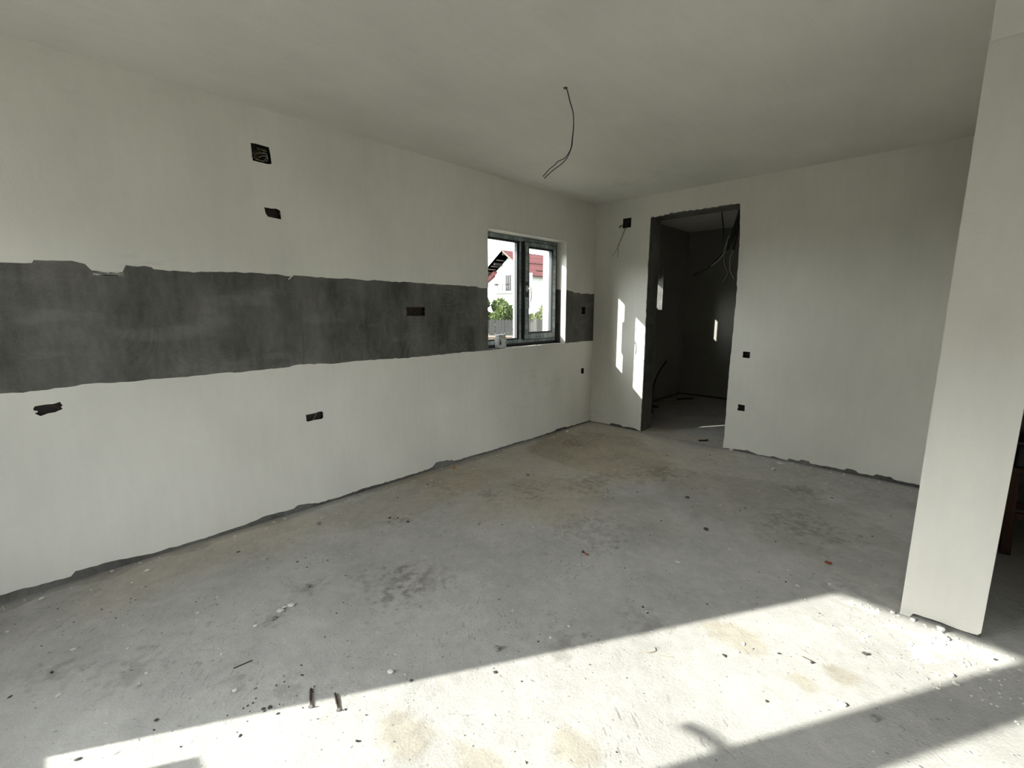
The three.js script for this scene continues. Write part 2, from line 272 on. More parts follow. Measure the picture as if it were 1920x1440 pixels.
const W4 = { z0: 2.30, z1: 5.50, y0: 0.02, y1: 2.40 };  // unseen glazing, added to throw sky light on the left wall
const W1 = { z0: 0.56, z1: 1.75, y0: 1.02, y1: 2.135 };
const W3 = { z0: -1.80, z1: -1.18, y0: 1.39, y1: 2.0 };
{
  const w = struct('wall_left', 'long white plastered wall with a bare grey cement band and a window', 'wall');
  const e = 0.004, hole1 = rect(W1.z0 - e, W1.z1 + e, W1.y0 - e, W1.y1 + e), hole3 = rect(W3.z0, W3.z1, W3.y0, W3.y1);
  mesh('cement_render', sheetX(rect(-2.87, 5.96, -0.4, H), [hole1, hole3, ...Object.values(leftHoles).map((p) => grow(p, p === leftHoles.band ? 0.0005 : 0.009))], -0.003, 0.05), M.render, w);
  mesh('masonry', sheetX(rect(-2.87, 5.96, -0.4, H), [hole1, hole3], -0.053, 0.282), M.render, w);
  const rt = ragged(bandTop, 0.03, 0.0028, 3), rtf = ragged(bandTopFar, 0.02, 0.004, 4), rb = ragged(bandBottom, 0.03, 0.0025, 5), rl = ragged(baseLeft.map(([a, b]) => [a, b * 1.45 + 0.002]), 0.025, 0.003, 6);
  mesh('plaster_coat', sheetX([[0, H], ...rtf.slice().reverse(), [W1.z0, W1.y1], [W1.z1, W1.y1], ...rt.slice().reverse(), [REAR, H]], [leftHoles.big, leftHoles.two], 0, 0.003), M.plaster, w);
  mesh('plaster_coat', sheetX([...rb, ...rl], [leftHoles.torn, leftHoles.low, leftHoles.farLow], 0, 0.003), M.plaster, w);
  // plaster dragged over the band: brushed smears and crumbs
  const smears = [], r = rng(21);
  for (let i = 0; i < 46; i++) { const z = 4.37 + r() * 0.10, y = 1.572 + r() * r() * 0.024, L = 0.012 + r() * 0.05; smears.push(box(-0.003, -0.0018, y, y + 0.0008 + r() * 0.0018, Math.max(4.352, z - L / 2), Math.min(4.478, z + L / 2))); }
  const dash = box(-0.003, 0.001, -0.003, 0.003, -0.022, 0.022); dash.rotateX(0.75); dash.translate(0, 1.609, 3.515); smears.push(dash);
  mesh('plaster_smear', worldUV(merge(smears)), M.plaster, w);
  // plastered window reveals
  mesh('reveal_coat', worldUV(box(-0.14, 0, W1.y1 - 0.001, W1.y1 + 0.003, W1.z0, W1.z1)), M.plaster, w);
  mesh('reveal_coat', sheetZ(ragged([[0, W1.y1], [-0.14, W1.y1]], 0.2, 0, 1).concat(ragged([[-0.14, 1.625], [-0.07, 1.615], [0, 1.612]], 0.02, 0.003, 2)), [], W1.z0 - 0.003, 0.003), M.plaster, w);
  mesh('reveal_coat', worldUV(box(-0.14, 0, 1.60, W1.y1, W1.z1, W1.z1 + 0.003)), M.plaster, w);
  mesh('reveal_coat', worldUV(box(-0.072, 0, W1.y0, 1.615, W1.z0 - 0.003, W1.z0 + 0.0005)), M.plaster, w);  // white strip laid where the sun falls, painting the grey reveal sunlit-bright
  for (const [a, b] of [[W1.z0 - 0.004, W1.z0], [W1.z1, W1.z1 + 0.004]]) mesh('outer_reveal', worldUV(box(-0.335, -0.21, W1.y0, W1.y1, a, b)), M.houseWhite, w);
  mesh('outer_sill', worldUV(box(-0.37, -0.20, W1.y0 - 0.02, W1.y0 + 0.012, W1.z0, W1.z1)), M.houseWhite, w);
  mesh('window_sill', worldUV(box(-0.14, -0.001, W1.y0 - 0.004, W1.y0, W1.z0, W1.z1)), M.render, w);
  const lip = ragged([[W1.z0, W1.y0 + 0.004], [0.9, W1.y0 + 0.006], [1.2, W1.y0 + 0.003], [1.45, W1.y0 + 0.003], [1.6, W1.y0 - 0.004], [W1.z1, W1.y0 - 0.006]], 0.03, 0.002, 12);
  mesh('sill_edge', sheetX([...lip, [W1.z1, W1.y0 - 0.01], [W1.z0, W1.y0 - 0.01]], [], 0.0005, 0.02), M.plaster, w);
}
{
  const w = struct('wall_back', 'white plastered back wall with an open raw doorway', 'wall');
  const door = [[0.696, -0.4], [0.694, 2.372], [1.592, 2.374], [1.612, 2.05], [1.622, 1.5], [1.612, 0.77], [1.612, -0.4]];
  const outline = [[0, -0.4], door[0], door[1], ...door.slice(2), [4.4, -0.4], [4.4, H], [0, H]];
  mesh('cement_render', sheetZ(outline, Object.values(backHoles).map((p) => grow(p, 0.009)), -0.053, 0.05), M.render, w);
  mesh('masonry', sheetZ(outline, [], -0.237, 0.184), M.render, w);
  const bl = ragged([[0, 0.004], [0.06, 0.006], [0.15, 0.008], [0.285, 0.010], [0.29, 0.030], [0.42, 0.030], [0.46, 0.014], [0.55, 0.026], [0.62, 0.022], [0.689, 0.004]], 0.02, 0.002, 31);
  const br = ragged([[1.612, 0.006], [1.72, 0.012], [1.85, 0.022], [1.93, 0.006], [2.04, 0.008], [2.07, 0.018], [2.12, 0.010], [2.19, 0.006], [2.195, 0.020], [2.28, 0.020], [2.30, 0.032], [2.36, 0.030], [2.37, 0.018], [2.55, 0.022], [2.62, 0.020], [2.64, 0.034], [2.70, 0.030], [2.72, 0.018], [2.82, 0.020], [2.84, 0.034], [2.90, 0.030], [2.93, 0.034], [2.97, 0.020], [3.125, 0.020]].map(([a, b], i) => [a, i ? b * 1.35 : b]), 0.02, 0.0025, 32);
  const jl = ragged([[0.689, 0.004], [0.688, 1.0], [0.686, 2.0], [0.690, 2.374]], 0.035, 0.0025, 33);
  const top = ragged([[0.690, 2.374], [0.76, 2.372], [0.9, 2.384], [1.1, 2.386], [1.3, 2.382], [1.45, 2.386], [1.56, 2.384], [1.592, 2.378]], 0.022, 0.006, 34);
  const jr = ragged([[1.592, 2.378], [1.613, 2.06], [1.623, 1.5], [1.613, 0.77], [1.614, 0.1], [1.612, 0.006]], 0.035, 0.003, 35);
  mesh('plaster_coat', sheetZ([...bl, ...jl.slice(1), ...top.slice(1), ...jr.slice(1), ...br.slice(1), [3.125, H], [0, H]], Object.values(backHoles), -0.003, 0.003), M.plaster, w);
}
{
  // the wall that ends towards the camera, seen end-on like a pillar
  const w = struct('wall_partition', 'pale plastered wall end standing like a pillar in the sunlight', 'wall');
  mesh('masonry', worldUV(box(3.128, 3.39, -0.4, H, 0, 2.026)), M.render, w);
  mesh('plaster_coat', worldUV(box(3.125, 3.128, 0.02, H, 0, 2.026)), M.plaster, w);
  const foot = ragged([[3.125, 0.001], [3.160, 0.001], [3.170, 0.022], [3.25, 0.026], [3.33, 0.022], [3.376, 0.026], [3.386, 0.040]], 0.02, 0.0018, 41);
  mesh('plaster_coat', sheetZ([...foot, [3.385, 2.402], [3.125, 2.402]], [], 2.026, 0.034), M.plaster, w);
  mesh('plaster_coat', sheetZ([[3.128, 2.402], [3.385, 2.402], [3.385, H], [3.128, H]], [], 2.026, 0.034), M.plaster, w);
  const l = struct('trim_1', 'plastered ceiling beam running from the pillar over the camera', 'beam');
  mesh('beam', worldUV(box(3.128, 3.385, 2.404, H, 2.062, REAR)), M.plaster, l);
  const r = struct('wall_right', 'white plastered far wall of the living room with added wide glazing', 'wall');
  mesh('plaster_coat', sheetX(rect(1.82, 5.96, -0.4, H), [rect(W4.z0, W4.z1, W4.y0, W4.y1)], 7.25, 0.25), M.plaster, r);
  const x = struct('wall_side', 'white plastered living room wall beyond the hall opening', 'wall');
  mesh('plaster_coat', worldUV(box(4.4, 7.0, -0.4, H, 1.82, 2.06)), M.plaster, x);
  const h = struct('wall_hall', 'bare grey cement wall of the unlit hall', 'wall');
  mesh('cement_render', worldUV(box(4.4, 4.65, -0.4, H, -0.24, 1.82)), M.render, h);
  const k = struct('wall_pantry', 'plastered walls of the unlit room behind the doorway', 'wall');
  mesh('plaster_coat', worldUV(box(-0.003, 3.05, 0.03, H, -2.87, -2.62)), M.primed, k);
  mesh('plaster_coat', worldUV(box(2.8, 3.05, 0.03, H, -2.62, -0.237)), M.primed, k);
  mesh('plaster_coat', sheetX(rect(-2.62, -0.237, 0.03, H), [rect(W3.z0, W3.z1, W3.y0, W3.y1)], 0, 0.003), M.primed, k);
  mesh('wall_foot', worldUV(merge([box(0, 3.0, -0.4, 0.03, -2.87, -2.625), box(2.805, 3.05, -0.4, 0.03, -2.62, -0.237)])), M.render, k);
}
const W2 = { x0: 0.50, x1: 2.22, y0: 0.41, y1: 2.175 };
{
  const w = struct('wall_rear', 'white plastered wall behind the camera with a wide window', 'wall');
  mesh('plaster_coat', sheetZ(rect(-0.003, 7.0, -0.4, H), [rect(W2.x0, W2.x1, W2.y0, W2.y1)], REAR, 0.30), M.plaster, w);
}

// ------------------------------------------------------------------ windows (local x to the right seen from inside, y up, z into the room; z = 0 is the inner face of the frame)
function ring(o, i, z0, z1) { return worldUV(new THREE.ExtrudeGeometry(shapeOf(o, i), { depth: z1 - z0, bevelEnabled: false }).translate(0, 0, z0)); }
function makeHandle(x, y, z, side, parent) {
  const R = side === 'down' ? 0.0085 : 0.013;
  const plate = new THREE.CylinderGeometry(0.016, 0.017, 0.01, 20).rotateX(Math.PI / 2).scale(1, 2, 1).translate(x, y, z + 0.005);
  const neck = new THREE.CylinderGeometry(0.009, 0.009, 0.045, 14).rotateX(Math.PI / 2).translate(x, y, z + 0.03);
  const d = side === 'down' ? [0, -1] : [1, 0], P = (t, o) => [x + d[0] * t, y + d[1] * t, z + o];
  const lever = new THREE.TubeGeometry(new THREE.CatmullRomCurve3([P(-0.008, 0.05), P(0.02, 0.055), P(0.06, 0.06), P(0.10, 0.058), P(0.128, 0.052)].map(V)), 20, R, 10);
  const cap = new THREE.SphereGeometry(R * 1.03, 12, 8).translate(...P(0.128, 0.052)), cap2 = new THREE.SphereGeometry(R * 1.03, 12, 8).translate(...P(-0.008, 0.05));
  return mesh('handle', merge([plate, neck, lever, cap, cap2]), M.silver, parent);
}
function film(list, parent) { for (const [x0, x1, y0, y1, z] of list) mesh('protective_film', worldUV(box(x0, x1, y0, y1, z, z + 0.0008)), x1 - x0 > y1 - y0 ? M.filmH : M.filmV, parent); }
function makeWindow(name, label, w, h, panes) {
  const o = struct(name, label, 'window');
  const holes = panes.map((p) => p.sash ? rect(p.x0 - 0.06, p.x1 + 0.045, p.y0 - 0.055, p.y1 + 0.035) : rect(p.x0 - 0.018, p.x1 + 0.018, p.y0 - 0.018, p.y1 + 0.018));
  mesh('frame', ring(rect(0, w, 0.012, h), holes, -0.07, 0), M.anthracite, o);
  mesh('sill_packer', worldUV(box(0.005, w - 0.005, 0, 0.012, -0.06, -0.012)), M.gasket, o);
  film([[0.012, w - 0.012, h - 0.045, h - 0.006, 0], [0.012, w - 0.012, 0.028, 0.066, 0], [0.006, 0.05, 0.07, h - 0.05, 0]], o);
  for (const p of panes) {
    if (!p.sash) {
      mesh('glazing_bead', ring(rect(p.x0 - 0.0185, p.x1 + 0.0185, p.y0 - 0.0185, p.y1 + 0.0185), [rect(p.x0, p.x1, p.y0, p.y1)], -0.045, -0.012), M.gasket, o);
      mesh('pane', box(p.x0 - 0.005, p.x1 + 0.005, p.y0 - 0.005, p.y1 + 0.005, -0.052, -0.045), M.glass, o);
      mesh('outer_rebate', ring(rect(p.x0 - 0.013, p.x1 + 0.013, p.y0 - 0.013, p.y1 + 0.013), [rect(p.x0 - 0.004, p.x1 + 0.004, p.y0 - 0.004, p.y1 + 0.004)], -0.0705, -0.053), M.whitePvc, o);
      film([[p.x1 + 0.024, p.x1 + 0.05, p.y0 - 0.01, p.y1 + 0.01, 0]], o);
    } else {
      const a = p.x0 - 0.075, b = p.x1 + 0.06, c = p.y0 - 0.075, d = p.y1 + 0.055;
      const s = mesh('sash', ring(rect(a, b, c, d), [rect(p.x0, p.x1, p.y0, p.y1)], -0.03, 0.02), M.anthracite, o);
      mesh('outer_sash', ring(rect(a + 0.02, b - 0.02, c + 0.02, d - 0.02), [rect(p.x0, p.x1, p.y0, p.y1)], -0.068, -0.03), M.whitePvc, s);
      mesh('glazing_bead', ring(rect(p.x0 - 0.002, p.x1 + 0.002, p.y0 - 0.002, p.y1 + 0.002), [rect(p.x0 + 0.009, p.x1 - 0.009, p.y0 + 0.009, p.y1 - 0.009)], -0.028, 0.012), M.gasket, s);
      mesh('pane', box(p.x0 - 0.002, p.x1 + 0.002, p.y0 - 0.002, p.y1 + 0.002, -0.036, -0.029), M.glass, s);
      const hx = p.handle === 'left' ? (a + p.x0) / 2 : (b + p.x1) / 2, hy = p.hy;
      const gl = p.handle === 'left';
      film([[a + 0.004, b - 0.004, d - 0.046, d - 0.006, 0.02], [a + 0.004, b - 0.004, c + 0.008, c + 0.064, 0.02]], s);
      const lo = p.y0 - 0.01, hi = p.y1 + 0.008;
      if (gl) film([[a + 0.016, p.x0 - 0.014, lo, hy - 0.09, 0.02], [a + 0.016, p.x0 - 0.014, hy + 0.07, hi, 0.02], [p.x1 + 0.012, b - 0.006, lo, hi, 0.02]], s);
      else film([[p.x1 + 0.014, b - 0.006, lo, hy - 0.09, 0.02], [p.x1 + 0.014, b - 0.006, hy + 0.07, hi, 0.02], [a + 0.008, p.x0 - 0.014, lo, hi, 0.02]], s);
      if (p.lever) makeHandle(hx, hy, 0.02, p.lever, s);
      if (p.label) { const [x0, x1, y0, y1] = p.label; mesh('paper_label', worldUV(new RoundedBoxGeometry(x1 - x0, y1 - y0, 0.0012, 2, 0.0005).translate((x0 + x1) / 2, (y0 + y1) / 2, -0.0275)), M.paper, s); }
    }
  }
  return o;
}
const k1 = makeWindow('window_1', 'dark two-part kitchen window in grey protective film', 1.19, 1.115, [
  { x0: 0.07, x1: 0.55, y0: 0.08, y1: 1.055 },
  { sash: true, x0: 0.705, x1: 1.095, y0: 0.13, y1: 1.022, handle: 'left', hy: 0.595, lever: 'down', label: [0.730, 0.812, 0.39, 0.768] }]);
k1.position.set(-0.14, W1.y0, W1.z1); k1.rotation.y = Math.PI / 2;
const k2 = makeWindow('window_2', 'wide two-sash window behind the camera', 1.72, 1.765, [
  { sash: true, x0: 0.10, x1: 0.765, y0: 0.105, y1: 1.678, handle: 'right', hy: 0.92 },
  { sash: true, x0: 0.925, x1: 1.604, y0: 0.105, y1: 1.678, handle: 'left', hy: 0.92, lever: 'side2' }]);
k2.position.set(W2.x1, W2.y0, REAR + 0.14); k2.rotation.y = Math.PI;
const k3 = makeWindow('window_3', 'small high window in the dark room behind the doorway', 0.62, 0.61, [{ x0: 0.07, x1: 0.52, y0: 0.10, y1: 0.51 }]);
k3.position.set(-0.14, W3.y0, W3.z1); k3.rotation.y = Math.PI / 2;

const k4 = makeWindow('window_4', 'unseen wide glazing added far right to light the left wall', 3.2, 2.38, [{ x0: 0.08, x1: 1.04, y0: 0.09, y1: 2.31 }, { x0: 1.12, x1: 2.08, y0: 0.09, y1: 2.31 }, { x0: 2.16, x1: 3.12, y0: 0.09, y1: 2.31 }]);
k4.position.set(7.0 + 0.14, W4.y0, W4.z0); k4.rotation.y = -Math.PI / 2;

// ------------------------------------------------------------------ junction boxes in the walls
function junctionBox(hole, wall, label, material, wires = []) {
  const [a, b, c, d] = bounds(hole), e = hole === leftHoles.band ? 0 : 0.008, w = b - a + 2 * e, h = d - c + 2 * e, dep = 0.045;
  const o = thing('junction_box', label, 'junction box', [0, 0, 0], 'junction boxes set into the walls');
  const t = 0.002, sh = [box(-w / 2, w / 2, -h / 2, h / 2, -dep, -dep + t), box(-w / 2, -w / 2 + t, -h / 2, h / 2, -dep, 0), box(w / 2 - t, w / 2, -h / 2, h / 2, -dep, 0), box(-w / 2 + t, w / 2 - t, -h / 2, -h / 2 + t, -dep, 0), box(-w / 2 + t, w / 2 - t, h / 2 - t, h / 2, -dep, 0)];
  mesh('shell', merge(sh), material, o);
  if (material === M.brownBox) for (const s of [-1, 1]) mesh('screw', new THREE.CylinderGeometry(0.0024, 0.0024, 0.004, 10).rotateX(Math.PI / 2).translate(s * (w / 2 - e - 0.004), s * 0.003, -0.006), M.steel, o);
  for (const [pts, r, m] of wires) mesh('wire', tube(pts, r, 24, 6), m, o);
  const g = 0.0035;
  if (wall === 'x') { o.position.set(-g, (c + d) / 2, (a + b) / 2); o.rotation.y = Math.PI / 2; } else o.position.set((a + b) / 2, (c + d) / 2, -g);
  return o;
}
const rw = rng(91), tangle = (n, s) => Array.from({ length: n }, () => [[[(rw() - 0.5) * s, (rw() - 0.5) * s, -0.038], [(rw() - 0.5) * s, (rw() - 0.5) * s, -0.02 + 0.008 * rw()], [(rw() - 0.5) * s, (rw() - 0.5) * s, -0.012 + 0.006 * rw()], [(rw() - 0.5) * s, (rw() - 0.5) * s, -0.03]], 0.0016, [M.wireBrown, M.wireYellow, M.wireBlack, M.cableGrey][Math.floor(rw() * 3.2)]]);
junctionBox(leftHoles.big, 'x', 'large square black junction box full of wires, high on the left wall', M.blackBox, [...tangle(11, 0.08), [[[-0.03, -0.02, -0.03], [-0.045, -0.028, -0.005], [-0.053, -0.030, 0.006], [-0.062, -0.027, 0.012]], 0.0018, M.wireBlack]]);
junctionBox(leftHoles.two, 'x', 'brown junction box below the large square one on the left wall', M.brownBox);
junctionBox(leftHoles.band, 'x', 'wide brown junction box in the grey cement band', M.brownBox, [[[[-0.05, -0.03, -0.03], [0, -0.005, -0.028], [0.06, 0.03, -0.03]], 0.0015, M.wireBlack]]);
junctionBox(leftHoles.torn, 'x', 'junction box with torn plaster edges low at the left end of the wall', M.brownBox, [[[[-0.02, 0.02, -0.02], [0.02, 0.008, -0.016], [0.035, -0.005, -0.018], [0.03, -0.02, -0.025]], 0.0013, M.wireBrown]]);
junctionBox(leftHoles.low, 'x', 'brown double junction box below the grey band in the middle of the wall', M.brownBox, [[[[-0.005, -0.026, -0.02], [0.012, 0.0, -0.016], [0.026, 0.026, -0.02]], 0.0013, M.cableGrey]]);
junctionBox(leftHoles.far, 'x', 'small junction box in the short grey strip right of the window', M.brownBox);
junctionBox(leftHoles.farLow, 'x', 'small junction box below the window by the room corner', M.brownBox);
junctionBox(backHoles.wired, 'z', 'square black junction box with hanging wires left of the doorway', M.blackBox, [
  ...tangle(6, 0.08),
  [[[-0.01, -0.02, -0.02], [-0.02, -0.046, 0.004], [-0.018, -0.076, 0.020], [-0.061, -0.163, 0.022], [-0.093, -0.251, 0.024], [-0.161, -0.353, 0.030]], 0.0019, M.wireBrown],
  [[[0.0, -0.02, -0.02], [-0.008, -0.05, 0.006], [-0.010, -0.074, 0.022], [-0.043, -0.154, 0.026], [-0.097, -0.251, 0.020], [-0.082, -0.313, 0.026], [-0.091, -0.374, 0.028]], 0.0019, M.wireBrown],
  [[[-0.02, 0.0, -0.02], [-0.05, -0.018, 0.010], [-0.070, -0.024, 0.020], [-0.088, -0.036, 0.022]], 0.003, M.wireBlack],
  [[[-0.02, -0.01, -0.02], [-0.05, -0.022, 0.012], [-0.072, -0.032, 0.024], [-0.084, -0.048, 0.024]], 0.0025, M.wireBlack],
  [[[-0.02, -0.01, -0.02], [-0.05, -0.026, 0.014], [-0.066, -0.036, 0.024], [-0.074, -0.056, 0.026]], 0.002, M.wireBlack]]);
junctionBox(backHoles.upper, 'z', 'small brown junction box right of the doorway, upper of two', M.brownBox);
junctionBox(backHoles.lower, 'z', 'small brown junction box right of the doorway, lower of two', M.brownBox);

// ------------------------------------------------------------------ ceiling cable and cables in the doorway
{
  const o = thing('ceiling_cable', 'thin dark lamp cable hanging from the ceiling, split at its end', 'cable', [1.48, 2.6, 2.538]);
  const A = [[0, 0, 0], [0.014, -0.046, -0.003], [0.024, -0.081, -0.005], [0.041, -0.132, -0.009], [0.047, -0.167, -0.007], [0.053, -0.219, 0], [0.055, -0.276, 0.011], [0.056, -0.32, 0.02], [0.051, -0.351, 0.032], [0.036, -0.383, 0.054], [0.013, -0.4, 0.08], [0.002, -0.418, 0.094], [-0.016, -0.441, 0.117], [-0.026, -0.461, 0.132], [-0.037, -0.481, 0.147]];
  const B = [[-0.001, 0, -0.003], [0.014, -0.043, -0.004], [0.024, -0.078, -0.006], [0.0405, -0.13, -0.011], [0.047, -0.165, -0.008], [0.0545, -0.217, -0.001], [0.057, -0.274, 0.009], [0.059, -0.318, 0.018], [0.0545, -0.35, 0.03], [0.044, -0.383, 0.043], [0.026, -0.41, 0.062], [0.007, -0.432, 0.085], [-0.006, -0.446, 0.1], [-0.021, -0.467, 0.119], [-0.034, -0.489, 0.137]];
  mesh('wire', tube(A, 0.0024, 80, 8), M.wireBlack, o); mesh('wire', tube(B, 0.0024, 80, 8), M.wireBlack, o);
  mesh('ceiling_hole', new THREE.CylinderGeometry(0.012, 0.009, 0.004, 14).translate(-0.006, -0.002, 0), M.stoneDark, o);
}
{
  const o = thing('conduit_bundle', 'black conduits and grey cables hanging inside the top of the doorway', 'conduits', [1.44, 2.6, -0.46]);
  const L = (pts) => pts.map(([x, y, z]) => [x - 1.44, y - 2.6, z + 0.46]);
  const c = (name, pts, r, m) => mesh(name, tube(L(pts), r, 48, 10), m, o);
  c('conduit', [[1.44, 2.598, -0.5], [1.427, 2.434, -0.5], [1.407, 2.326, -0.5], [1.370, 2.2, -0.5], [1.332, 2.091, -0.5], [1.291, 1.998, -0.5], [1.173, 1.875, -0.5], [1.077, 1.811, -0.5], [0.99, 1.78, -0.5]], 0.0125, M.conduit);
  c('conduit', [[1.46, 2.598, -0.46], [1.445, 2.371, -0.46], [1.417, 2.237, -0.46], [1.372, 2.111, -0.46], [1.337, 2.015, -0.46]], 0.015, M.conduit);
  c('conduit', [[1.475, 2.598, -0.42], [1.459, 2.345, -0.42], [1.449, 2.228, -0.42], [1.435, 2.119, -0.42], [1.42, 2.009, -0.42]], 0.015, M.conduit);
  c('cable', [[1.36, 2.16, -0.445], [1.346, 2.112, -0.44], [1.337, 2.046, -0.44], [1.322, 1.991, -0.44], [1.27, 1.918, -0.44], [1.196, 1.865, -0.44]], 0.0035, M.cableGrey);
  c('cable', [[1.337, 2.03, -0.46], [1.316, 2.014, -0.48], [1.311, 1.947, -0.48], [1.326, 1.859, -0.48], [1.351, 1.8, -0.48]], 0.0022, M.cableGrey);
  c('cable', [[1.42, 2.018, -0.42], [1.399, 1.945, -0.42], [1.394, 1.87, -0.42], [1.412, 1.784, -0.42], [1.45, 1.711, -0.42]], 0.0035, M.cableGrey);
  c('cable', [[1.425, 2.02, -0.43], [1.419, 1.945, -0.44], [1.39, 1.834, -0.44], [1.368, 1.758, -0.44], [1.331, 1.683, -0.44]], 0.0018, M.cableGrey);
  const d = thing('dark_cable', 'short dark cable hanging from the ceiling behind the doorway', 'cable', [1.2, 2.6, -0.6]);
  mesh('sheath', tube([[0, -0.001, 0], [0.016, -0.188, 0], [0.032, -0.276, 0], [0.048, -0.394, 0], [0.037, -0.471, 0]], 0.006, 30, 8), M.conduit, d);
}
single('bent_conduit', tube([[0, 0.012, 0], [-0.005, 0.12, 0], [0.0, 0.302, 0], [0.007, 0.382, 0], [0.035, 0.489, 0], [0.089, 0.61, 0], [0.168, 0.737, 0]], 0.012, 40, 10), M.conduit, 'black bent conduit rising from the floor behind the left door jamb', 'conduit', [0.372, 0, -0.9]);
single('floor_conduit', tube([[-0.05, 0.012, 0.1], [-0.02, 0.012, 0.0], [0.02, 0.012, -0.08], [0.10, 0.012, -0.14]], 0.011, 24, 10), M.conduit, 'short black conduit lying at the back of the dark room', 'conduit', [0.26, 0, -2.15]);
single('cable_offcut', tube([[-0.08, 0.009, 0.02], [0.0, 0.009, -0.03], [0.05, 0.009, 0.03], [-0.01, 0.016, 0.08], [-0.06, 0.012, 0.05]], 0.008, 30, 8), M.conduit, 'curled black cable offcut on the dark floor by the left jamb', 'cable', [0.20, 0, -1.36]);
single('conduit_offcut', tube([[-0.036, 0.008, 0.04], [0, 0.009, 0.005], [0.03, 0.008, -0.045]], 0.008, 16, 8), M.conduit, 'short black conduit offcut lying in the doorway', 'conduit', [1.37, 0, -0.12]);

// ------------------------------------------------------------------ cup on the sill, things outside the frame that throw a shadow
{
  const o = thing('plastic_container', 'small dirty white plastic container on the window sill', 'container', [-0.045, W1.y0, 1.548]);
  mesh('body', worldUV(rbox(-0.035, 0.035, 0, 0.112, -0.050, 0.050, 0.010)), M.plasticWhite, o);
  mesh('shoulder', worldUV(rbox(-0.031, 0.031, 0.108, 0.135, -0.045, 0.045, 0.010)), M.plasticWhite, o);
  mesh('print', box(0.0345, 0.0356, 0.035, 0.075, 0.028, 0.046), M.stoneDark, o);
}
{
  const o = thing('cardboard_box', 'plain cardboard box on the sill of the window behind the camera', 'box', [1.0, W2.y0, 5.725]);
  mesh('carton', worldUV(rbox(-0.125, 0.125, 0, 0.237, -0.055, 0.055, 0.003)), M.cardboard, o);
  mesh('tape', box(-0.125, 0.125, 0.2372, 0.2376, -0.02, 0.02), M.straw, o);
}
{
  const o = thing('trestle', 'dark reddish wooden trestle in the hall right of the pillar', 'trestle', [3.62, 0, 0.85]);
  for (const [sx, sz] of [[-1, 1], [1, 1], [-1, -1], [1, -1]]) {
    const g = rbox(-0.022, 0.022, 0, 0.52, -0.022, 0.022, 0.004); g.rotateZ(-sx * 0.05); g.translate(sx * 0.10, 0, sz * 0.10 - 0.0);
    mesh('leg', worldUV(g), M.wood, o);
  }
  mesh('rail', worldUV(rbox(-0.10, 0.10, 0.22, 0.26, 0.09, 0.115, 0.003)), M.wood, o);
  mesh('rail', worldUV(rbox(-0.10, 0.10, 0.22, 0.26, -0.115, -0.09, 0.003)), M.wood, o);
  mesh('top', worldUV(rbox(-0.14, 0.14, 0.50, 0.53, -0.16, 0.16, 0.004)), M.wood, o);
  const b = thing('tool_crate', 'black plastic crate on the wooden trestle', 'crate', [3.62, 0.531, 0.85]);
  mesh('tub', new RoundedBoxGeometry(0.26, 0.13, 0.3, 3, 0.015).translate(0, 0.065, 0), M.blackBox, b);
  mesh('lid', new RoundedBoxGeometry(0.275, 0.02, 0.315, 3, 0.006).translate(0, 0.14, 0), M.conduit, b);
}

// ------------------------------------------------------------------ things on the floor
function nail(a, b, r, label, shift = 0) {
  const A = new THREE.Vector3(a[0], 0, a[1]), B = new THREE.Vector3(b[0], 0, b[1]), L = A.distanceTo(B);
  const o = thing('screw', label, 'screw', [A.x, 0, A.z], 'long screws on the floor'); o.rotation.y = Math.atan2(-(B.z - A.z), B.x - A.x);
  mesh('shank', new THREE.CylinderGeometry(r, r * 0.75, L, 12).rotateZ(Math.PI / 2).translate(L / 2, r + 0.0012, 0), M.rust, o);
  mesh('head', new THREE.CylinderGeometry(r * 2.3, r, 0.004, 16).rotateZ(-Math.PI / 2).translate(L, r * 2.2, 0), M.steel, o);
  const th = []; for (let i = 2; i < 22; i++) th.push(new THREE.TorusGeometry(r * 1.05, r * 0.16, 4, 10).rotateY(Math.PI / 2).translate(i * L * 0.03, r + 0.0012, 0));
  mesh('thread', merge(th), M.rust, o); return o;
}
nail([1.575, 4.149], [1.654, 4.183], 0.0034, 'steel screw on the shadow edge, left of the pair');
nail([1.660, 4.096], [1.738, 4.120], 0.0032, 'steel screw at the sunlight edge, right of the pair');
{ const g = new THREE.CylinderGeometry(0.0022, 0.0022, 0.066, 8).rotateX(Math.PI / 2).translate(0, 0.0024, 0); single('wire_nail', g, M.rust, 'thin dark nail lying alone on the shaded floor', 'nail', [1.259, 0, 4.288]).rotation.y = -0.12; }

